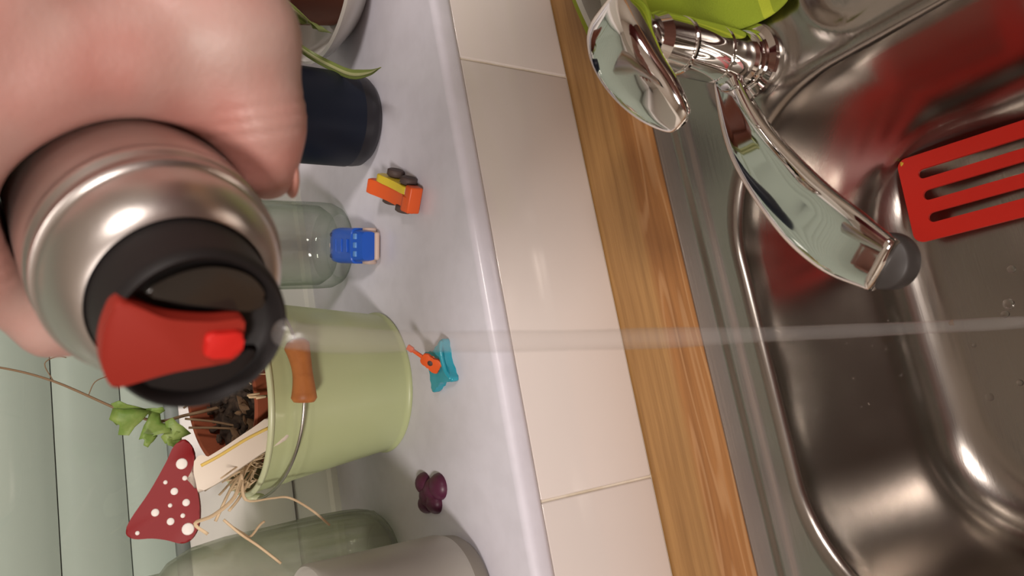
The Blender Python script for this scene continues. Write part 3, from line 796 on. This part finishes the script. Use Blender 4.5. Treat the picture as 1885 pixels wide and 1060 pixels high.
# red toadstool decoration on a painted stick
mush = tag(empty('mushroom_pick', (.028, .560, 1.155)), 'red wooden toadstool decoration with white dots, stuck in the bucket', 'decoration')
MM = basis(V(0, 0, 0), (1, 0, 0), V(0, .35, .94).normalized(), V(0, -.94, .35).normalized())     # x right, y up the board, z towards the room
capo = [(.023, .004), (.0145, -.0005), (.004, .0008), (-.004, .0), (-.017, -.0008), (-.028, .001), (-.0345, .0055), (-.036, .011), (-.0325, .019), (-.0300, .027), (-.0285, .0365), (-.0245, .0410), (-.017, .0375), (-.004, .0265), (.011, .0160), (.020, .0105)]
capo = [(.023 + (x - .023) * 1.12, y * 1.08) for x, y in capo]
poly = smooth_poly(capo, 4)
mc = obj('cap', prism(B(), poly, -.004, .004, .0014, MM, 3), 'mush_red', mush); soft(mc, 50)
for x, y, r in [(.023 + (q[0] - .023) * 1.12, q[1] * 1.08, q[2] * 1.25) for q in [(.009, .0070, .0029), (.0005, .0060, .0013), (-.006, .0125, .0019), (.000, .0170, .0011), (-.0135, .0065, .0019), (-.0135, .0155, .0011), (-.0160, .0240, .0020), (-.0205, .0090, .0012), (-.0225, .0160, .0019), (-.0285, .0068, .0031), (-.0255, .0345, .0011)]]:
    b_ = lathe(B(), [(0, .0046), (r * .8, .0045), (r, .0041), (r, .0038)], seg=16, M=MM @ Matrix.Translation((x, y, 0))); obj('dot', b_, 'white_paint', mc)
stem = [(.006, .004), (.008, -.006), (.014, -.020), (.023, -.038), (.030, -.055), (.014, -.062), (.006, -.044), (-.004, -.024), (-.011, -.008), (-.012, .004)]
so = obj('stem', prism(B(), smooth_poly(stem, 4), -.0045, .004, .0030, MM, 4), 'mush_stem', mush); soft(so, 50)
b_ = tube(B(), [MM @ V(*q) for q in catmull([(.004, -.004, .0040), (.0085, -.016, .0040), (.0165, -.034, .0040), (.022, -.050, .0040)], 5)], .0011, 6, .35, up=MM.to_3x3() @ V(0, 0, 1)); obj('stripe', b_, 'yellow_paint', so)

# ivy growing out of the pot
ivy = tag(empty('ivy_vine', (.078, .63, 1.112)), 'ivy vine trailing up from the bucket past the shutter', 'plant')
o3 = V(.078, .63, 1.112)
SP = catmull([(.080, .622, 1.105), (.078, .635, 1.122), (.0765, .640, 1.139), (.0745, .640, 1.159), (.086, .640, 1.184), (.1115, .642, 1.225), (.125, .645, 1.258), (.131, .648, 1.29)], 6)
obj('stem', tube(B(), [q - o3 for q in SP], [.0015 - .0009 * i / (len(SP) - 1) for i in range(len(SP))], 6), 'ivy_stem', ivy)
for P in ([(.060, .61, 1.108), (.068, .625, 1.124), (.0735, .636, 1.140)], [(.100, .61, 1.108), (.093, .628, 1.122), (.082, .638, 1.140)], [(.056, .606, 1.10), (.062, .622, 1.12), (.066, .632, 1.139)]):
    obj('side_stem', tube(B(), [q - o3 for q in catmull(P, 5)], .0009, 6), 'ivy_stem', ivy)
for P in ([(.1115, .642, 1.225), (.124, .640, 1.230), (.129, .641, 1.222), (.128, .642, 1.216)], [(.098, .641, 1.204), (.108, .640, 1.199), (.112, .641, 1.190)]):
    obj('tendril', tube(B(), [q - o3 for q in catmull(P, 5)], .0004, 5), 'ivy_stem', ivy)
lf = [(0, 0), (.35, -.18), (.62, .10), (.40, .38), (.30, .62), (.0, 1.05), (-.30, .62), (-.40, .38), (-.62, .10), (-.35, -.18)]
def ivy_leaf(c, s, ang, tiltx, tilty):
    b_ = B(); top = []
    for z in (0, .03):
        ring = [b_.verts.new((x, y, z)) for x, y in lf]; mid = [b_.verts.new((x * .5, .30 + (y - .30) * .5, z)) for x, y in lf]; c0 = b_.verts.new((0, .30, z)); top.append(ring)
        for i in range(len(lf)):
            k = (i + 1) % len(lf); b_.faces.new((ring[i], ring[k], mid[k], mid[i])); b_.faces.new((mid[i], mid[k], c0))
    for i in range(len(lf)):
        k = (i + 1) % len(lf); b_.faces.new((top[0][i], top[0][k], top[1][k], top[1][i]))
    Mx = basis(V(0, 0, 0), (1, 0, 0), (0, .1, 1), (0, -1, .1)) @ Matrix.Rotation(R(ang), 4, 'Z') @ Matrix.Rotation(R(tiltx), 4, 'X') @ Matrix.Rotation(R(tilty), 4, 'Y')
    for v in b_.verts:
        q = v.co.copy(); q.z += .30 * abs(q.x) - .18 * q.y * q.y
        v.co = Mx @ (q * s) + Vector(c) - o3
    obj('leaf', b_, 'ivy_leaf', ivy)
for a in [((.086, .636, 1.187), .019, 165, 8, 50), ((.0735, .632, 1.186), .021, 205, 10, -25), ((.0605, .629, 1.171), .009, 190, 0, 20),
          ((.072, .632, 1.158), .018, 30, 15, 15), ((.079, .633, 1.158), .011, -20, 10, -35), ((.066, .629, 1.155), .016, 160, 10, 15), ((.060, .628, 1.152), .012, 120, -20, -15)]:
    ivy_leaf(*a)

# ------------------------------------------------------------------ glasses and vessels along the sill
jar = tag(empty('glass_tumbler', (.2135, .634, ZS)), 'clear thick-bottomed glass tumbler between the bucket and the blue sleeve', 'glass')
rj = .0385
soft(obj('glass_wall', lathe(B(), [(0, .0), (rj - .010, .0), (rj - .004, .0025), (rj - .0005, .010), (rj, .020), (rj, .115), (rj - .001, .116), (rj - .0025, .115), (rj - .003, .022), (rj - .008, .014), (0, .012)], seg=72), 'clear_glass', jar), 50)

tum = tag(empty('blue_tumbler', (.296, .551, ZS)), 'dark blue cylindrical vessel with a rounded black base', 'vessel')
rt = .0385
soft(obj('sleeve', lathe(B(), [(rt - .001, .016), (rt, .018), (rt + .0002, .17), (rt - .002, .172), (rt - .003, .170), (rt - .003, .02)], seg=72), 'blue_sleeve', tum), 50)
soft(obj('base', lathe(B(), [(0, 0), (rt - .010, 0), (rt - .005, .0015), (rt - .0015, .006), (rt - .0006, .012), (rt - .0008, .0175), (0, .0175)], seg=72), 'black_base', tum), 50)

gj = tag(empty('glass_jar', (-.062, .632, ZS)), 'big greenish glass jar with a ribbed foot, behind the grey beaker', 'jar')
b_ = B(); rows = []; sg = 96
prof = [(.0, .0), (.030, .0), (.036, .002), (.041, .008), (.0435, .018), (.0445, .030), (.0450, .055), (.0448, .090), (.0440, .125), (.041, .150), (.034, .166), (.028, .172), (.028, .19), (.0295, .192), (.0295, .197), (.027, .198)]
for r, z in prof:
    k = 1. if .004 < z < .06 else 0.
    rows.append([V((r + k * .0011 * math.cos(24 * 2 * PI * i / sg)) * math.cos(2 * PI * i / sg), (r + k * .0011 * math.cos(24 * 2 * PI * i / sg)) * math.sin(2 * PI * i / sg), z) for i in range(sg)])
rows[0] = [V(.0005 * math.cos(2 * PI * i / sg), .0005 * math.sin(2 * PI * i / sg), 0) for i in range(sg)]
inn = [[q * (1 - .0022 / max(.01, q.xy.length)) if False else V(q.x * max(0, 1 - .0022 / max(.0023, q.xy.length)), q.y * max(0, 1 - .0022 / max(.0023, q.xy.length)), q.z + (.004 if q.z < .02 else 0)) for q in l] for l in rows[::-1]]
loft(b_, rows + inn, True); obj('jar_wall', b_, 'green_glass', gj)

gb = tag(empty('frosted_beaker', (-.0835, .507, ZS)), 'grey frosted beaker with a rounded base at the picture edge', 'beaker')
rg = .0415
soft(obj('beaker_wall', lathe(B(), [(rg - .0015, .014), (rg, .020), (rg + .001, .105), (rg + .0012, .112), (rg - .0003, .1135), (rg - .002, .112), (rg - .0028, .02), (rg - .006, .012)], seg=72), 'frosted', gb), 50)
soft(obj('beaker_base', lathe(B(), [(0, 0), (rg - .010, 0), (rg - .006, .0015), (rg - .0028, .006), (rg - .0013, .0145), (rg - .006, .016), (0, .012)], seg=72), 'frost_edge', gb), 50)
soft(obj('beaker_floor', lathe(B(), [(0, .093), (rg - .012, .093), (rg - .004, .096), (rg - .004, .0945), (0, .0915)], seg=48), 'frosted', gb), 50)

# white dish with a brown pot and a spider plant
SX, SY = .433, .545
dish_o = tag(empty('pot_dish', (SX, SY, ZS)), 'white porcelain dish under the brown plant pot', 'dish')
soft(obj('dish_wall', lathe(B(), [(0, 0), (.050, 0), (.056, .003), (.074, .019), (.0785, .026), (.0795, .0295), (.0775, .0315), (.0745, .029), (.070, .021), (.053, .0065), (0, .006)], seg=80), 'porcelain', dish_o), 60)
bp_o = tag(empty('plant_pot', (SX + .002, SY + .004, ZS + .0062)), 'dark brown plant pot standing in the white dish', 'flower pot')
soft(obj('pot_wall', lathe(B(), [(0, 0), (.040, 0), (.043, .002), (.056, .085), (.060, .086), (.061, .105), (.058, .106), (.054, .088), (0, .086)], seg=64), 'brown_pot', bp_o), 40)
b_ = B(); lathe(b_, [(0, .094), (.03, .093), (.0545, .090)], seg=40)
for v in b_.verts: v.co.z += random.uniform(-.0015, .0015)
obj('soil', b_, 'soil', bp_o)
spd = tag(empty('spider_plant', (SX, SY, ZS + .095)), 'spider plant with arching striped leaves in the brown pot', 'plant')
o4 = V(SX, SY, ZS + .095)
leaves = [
    ([(.424, .535, 1.092), (.405, .528, 1.125), (.380, .530, 1.110), (.359, .536, 1.066), (.346, .539, 1.043), (.331, .528, 1.031), (.314, .509, 1.023), (.301, .482, 1.022), (.287, .450, 1.031)], .0045, .0085),
    ([(.426, .530, 1.092), (.400, .512, 1.130), (.370, .498, 1.118), (.352, .493, 1.085), (.346, .498, 1.058), (.348, .508, 1.040)], .0095, .006),
    ([(.430, .528, 1.092), (.405, .506, 1.125), (.372, .490, 1.112), (.352, .488, 1.080), (.344, .497, 1.054), (.346, .506, 1.0375)], .0090, .006),
    ([(.440, .540, 1.092), (.468, .515, 1.15), (.49, .485, 1.14), (.50, .465, 1.10)], .010, .005),
    ([(.428, .548, 1.092), (.42, .585, 1.16), (.41, .615, 1.19), (.39, .635, 1.19)], .010, .004),
    ([(.443, .55, 1.092), (.46, .58, 1.17), (.49, .61, 1.20)], .010, .004)]
for P, w0, w1 in leaves:
    Q = [q - o4 for q in catmull(P, 6)]; n = len(Q)
    W = [w0 * (1 - i / (n - 1)) + w1 * (i / (n - 1)) for i in range(n)]
    W = [w * min(1, .35 + 3 * i / n) * min(1, max(.04, 5 * (n - 1 - i) / n)) for i, w in enumerate(W)]
    lo_ = obj('leaf', leaf_blade(B(), Q, W, (.0, -.3, 1), .22, .0006), 'spider_leaf', spd)
    obj('leaf_stripe', leaf_blade(B(), [q + V(0, 0, .0007) for q in Q], [w * .34 for w in W], (.0, -.3, 1), .22, .0004), 'spider_leaf_pale', lo_)

# ------------------------------------------------------------------ small toys
def toy_blue():
    root = tag(empty('toy_car', (.1965, .583, ZS), R(-19)), 'small blue plastic toy car in front of the glass tumbler', 'toy car'); root.scale = (1.1, 1.06, 1.06)
    b_ = B(); n = 40; loops = []
    # body sections along y (rear end towards the room at -y)
    for y, w, h in [(-.028, .0085, .012), (-.0275, .0105, .0165), (-.022, .0115, .0185), (-.016, .0118, .020), (-.0155, .0134, .0205), (.010, .0138, .0220), (.020, .0130, .0215), (.026, .0108, .0190), (.0285, .0085, .015)]:
        l = []
        for k in range(n):
            a = 2 * PI * k / n; ca, sa = math.cos(a), math.sin(a)
            l.append(V(math.copysign(abs(ca) ** .45, ca) * w, y, .0045 + (h - .0045) * (.5 + .5 * math.copysign(abs(sa) ** .45, sa))))
        loops.append(l)
    loft(b_, loops, True, True, True); body = soft(obj('body', b_, 'blue_plastic', root), 40)
    for x in (-.0082, .0082):
        obj('roof_hole', lathe(B(), [(0, .0), (.0015, .0), (.0019, -.0012), (.0019, -.003), (0, -.003)], (x, .0185, .0220), seg=16), 'blue_dark', body)
    b_ = B(); box(b_, -.0016, .0016, .0225, .0238, .0195, .0208, .0003); obj('roof_slot', b_, 'beige_plastic', body)
    for x in (-.006, .0005, .007):
        b_ = B(); box(b_, x - .0022, x + .0022, -.0225, -.0175, .0178, .0196, .0006); obj('rear_window', b_, 'blue_pale', body)
    for y in (-.012, -.002, .008):
        b_ = B(); box(b_, -.005, .005, y, y + .0014, .0205, .0222, .0004); obj('roof_rib', b_, 'blue_plastic', body)
    b_ = B(); box(b_, -.0105, .0105, -.0300, .024, .0022, .0062, .0015); obj('underbody', b_, 'beige_plastic', root)
    for sx in (-1, 1):
        for y in (-.018, .016):
            Mx = Matrix.Translation((sx * .0115, y, .0055)) @ Matrix.Rotation(PI / 2, 4, 'Y')
            obj('wheel', lathe(B(), [(0, -.0022), (.0045, -.0022), (.0055, -.0015), (.0055, .0015), (.0045, .0022), (.002, .0018), (0, .0022)], seg=24, M=Mx), 'beige_plastic', root)
toy_blue()

def toy_orange():
    root = tag(empty('toy_racer', (.2145, .5005, ZS), R(-38)), 'tiny orange and yellow toy racing car with dark brown wheels', 'toy car')
    # side outline in local y (nose towards the room at -y) / z ; thickness in x
    out = smooth_poly([(.026, .0075), (.018, .0050), (.006, .0035), (-.008, .003), (-.018, .003), (-.0265, .003), (-.027, .009), (-.0265, .0130), (-.0185, .0140), (-.0165, .0115), (-.006, .0120), (.006, .0140), (.018, .0180), (.026, .0215), (.028, .014)], 3)
    My = basis(V(0, 0, 0), (0, 1, 0), (0, 0, 1), (1, 0, 0))
    o1 = obj('body', prism(B(), out, -.0105, .0010, .0010, My), 'orange_plastic', root); soft(o1, 45)
    b_ = B(); box(b_, -.0105, .0095, -.0285, -.0195, .0028, .0135, .0012); obj('nose_block', b_, 'orange_plastic', root)
    sh = smooth_poly([(.020, .0060), (.006, .0045), (-.008, .004), (-.0175, .004), (-.0182, .0125), (-.008, .0135), (.006, .0155), (.018, .0185), (.022, .012)], 3)
    soft(obj('seat', prism(B(), sh, .0010, .0070, .0008, My), 'yellow_plastic', root), 45)
    b_ = B(); box(b_, .0015, .0066, -.0196, -.0178, .005, .0125, .0005); obj('seat_front', b_, 'white_paint', root)
    for sx, xo in ((-1, -.0115), (1, .0105)):
        for y in (-.011, .011):
            Mx = Matrix.Translation((xo, y, .0066)) @ Matrix.Rotation(PI / 2, 4, 'Y')
            obj('wheel', lathe(B(), [(0, -.0028), (.0052, -.0028), (.0066, -.0020), (.0066, .0020), (.0052, .0028), (.0025, .0020), (0, .0024)], seg=24, M=Mx), 'brown_tyre', root)
toy_orange()

def teal_stand():
    root = tag(empty('toy_stand', (.0735, .4885, ZS), R(8)), 'turquoise toy stand with a tiny orange guitar, in front of the bucket', 'toy')
    pl = smooth_poly([(-.0145, -.0155), (-.007, -.0130), (.007, -.0130), (.0145, -.0155), (.0160, -.012), (.0125, -.004), (.0125, .005), (.0155, .012), (.0135, .0155), (.006, .0125), (-.006, .0125), (-.0135, .0155), (-.0155, .012), (-.0125, .005), (-.0125, -.004), (-.0160, -.012)], 3)
    o1 = soft(obj('plate', prism(B(), pl, 0, .0062, .0012), 'teal_plastic', root), 45)
    obj('front_rail', tube(B(), catmull([(-.0145, -.0140, .006), (-.007, -.0115, .0075), (.007, -.0115, .0075), (.0145, -.0140, .006)], 5), .0017, 10), 'teal_plastic', root)
    g = obj('guitar', prism(B(), smooth_poly([(.0, .0), (.004, -.0005), (.0058, .003), (.0048, .0062), (.0042, .0085), (.0050, .0118), (.003, .0150), (-.003, .0150), (-.0050, .0118), (-.0042, .0085), (-.0048, .0062), (-.0058, .003), (-.004, -.0005)], 3), -.0013, .0013, .0006), 'orange_plastic', root)
    soft(g, 45); g.rotation_euler = (R(36), R(8), R(-62)); g.location = (-.003, -.004, .0072)
    b_ = B(); box(b_, -.0013, .0013, .0140, .0235, -.0009, .0009, .0004); box(b_, -.0022, .0022, .0232, .0282, -.001, .001, .0005); obj('guitar_neck', b_, 'orange_plastic', g)
    obj('sound_hole', lathe(B(), [(0, .0016), (.0020, .0015), (.0022, .0010), (0, .001)], (0, .0075, 0), seg=20), 'brown_tyre', g)
teal_stand()
b_ = B()
for x, y, r in [(.002, -.013, .0100), (.000, -.004, .0095), (-.004, .004, .0100), (.006, .008, .0085), (-.009, -.004, .0085), (-.009, .009, .0075)]:
    blob(b_, (x, y, .0), (r, r * 1.05, .0075), 3)
bmesh.ops.bisect_plane(b_, geom=b_.verts[:] + b_.edges[:] + b_.faces[:], plane_co=(0, 0, .0), plane_no=(0, 0, -1), clear_outer=True)
o_ = obj('purple_toy', b_, 'purple_plastic'); o_.location = (-.0125, .535, ZS)
tag(o_, 'purple lobed plastic toy piece between the bucket and the grey beaker', 'toy')

# ------------------------------------------------------------------ drops and crumbs in the bowl
def floor_z(x, y): return ZF
big = [(1885, 0)]
drops = [(.052, .2540, .0030), (.018, .2530, .0046), (-.018, .2530, .0052), (.068, .241, .0024), (.077, .246, .0021), (.015, .245, .0026), (.045, .244, .0022), (-.058, .250, .0034), (-.050, .238, .0030), (-.066, .241, .0024), (-.040, .252, .0022), (-.012, .232, .0024), (.034, .228, .0020), (-.005, .244, .0020), (.040, .224, .0028), (.062, .216, .0018), (-.030, .218, .0030), (.004, .214, .0022)]
for x, y, r in drops:
    r *= 1.25
    b_ = B(); blob(b_, (0, 0, 0), (r * random.uniform(.8, 1.2), r * random.uniform(.8, 1.3), r * .45), 3)
    bmesh.ops.bisect_plane(b_, geom=b_.verts[:] + b_.edges[:] + b_.faces[:], plane_co=(0, 0, -.0002), plane_no=(0, 0, -1), clear_outer=True)
    o_ = obj('water_drop', b_, 'drop'); o_.location = (x, y, ZF + .0003)
    tag(o_, 'clear bead of water on the floor of the sink bowl', 'water drop', 'water drops on the sink floor')
b_ = B()
for k in range(230):
    x = random.gauss(.045, .055); y = .246 + abs(random.gauss(0, .030)); s = random.uniform(.0004, .0011)
    if not (-.11 < x < .165): continue
    yb = .3085 - .0165
    if y > yb - .036:
        a = min(1, (y - (yb - .036)) / .036); z = ZF + .036 * (1 - math.sqrt(max(0, 1 - a * a)))
        y = min(y, yb - .001)
        if a >= 1: z = ZF + .036 + random.uniform(0, .05); y = yb + (z - ZF - .036) * .10
    else: z = ZF - .0002
    blob(b_, (x, y, z), (s, s, s * .8), 1)
tag(obj('water_spray', b_, 'drop'), 'fine water droplets sprayed over the back of the sink bowl', 'water drops', kind='stuff')
b_ = B(); blob(b_, (0, 0, .0012), (.0030, .0024, .0018), 2, .25); blob(b_, (.002, -.003, .0008), (.0012, .002, .001), 1, .2)
o_ = obj('food_crumb', b_, 'crumb', smooth=False); o_.location = (.0365, .262, ZF + .0012); tag(o_, 'dark brown food crumb on the floor of the sink', 'crumb')
b_ = B(); blob(b_, (0, 0, .0), (.0024, .0020, .0014), 2, .25)
o_ = obj('yellow_scrap', b_, 'yellow_crumb', smooth=False); o_.location = (.1515, .2535, ZF + .0235); tag(o_, 'yellow food scrap at the corner of the red spatula', 'crumb')
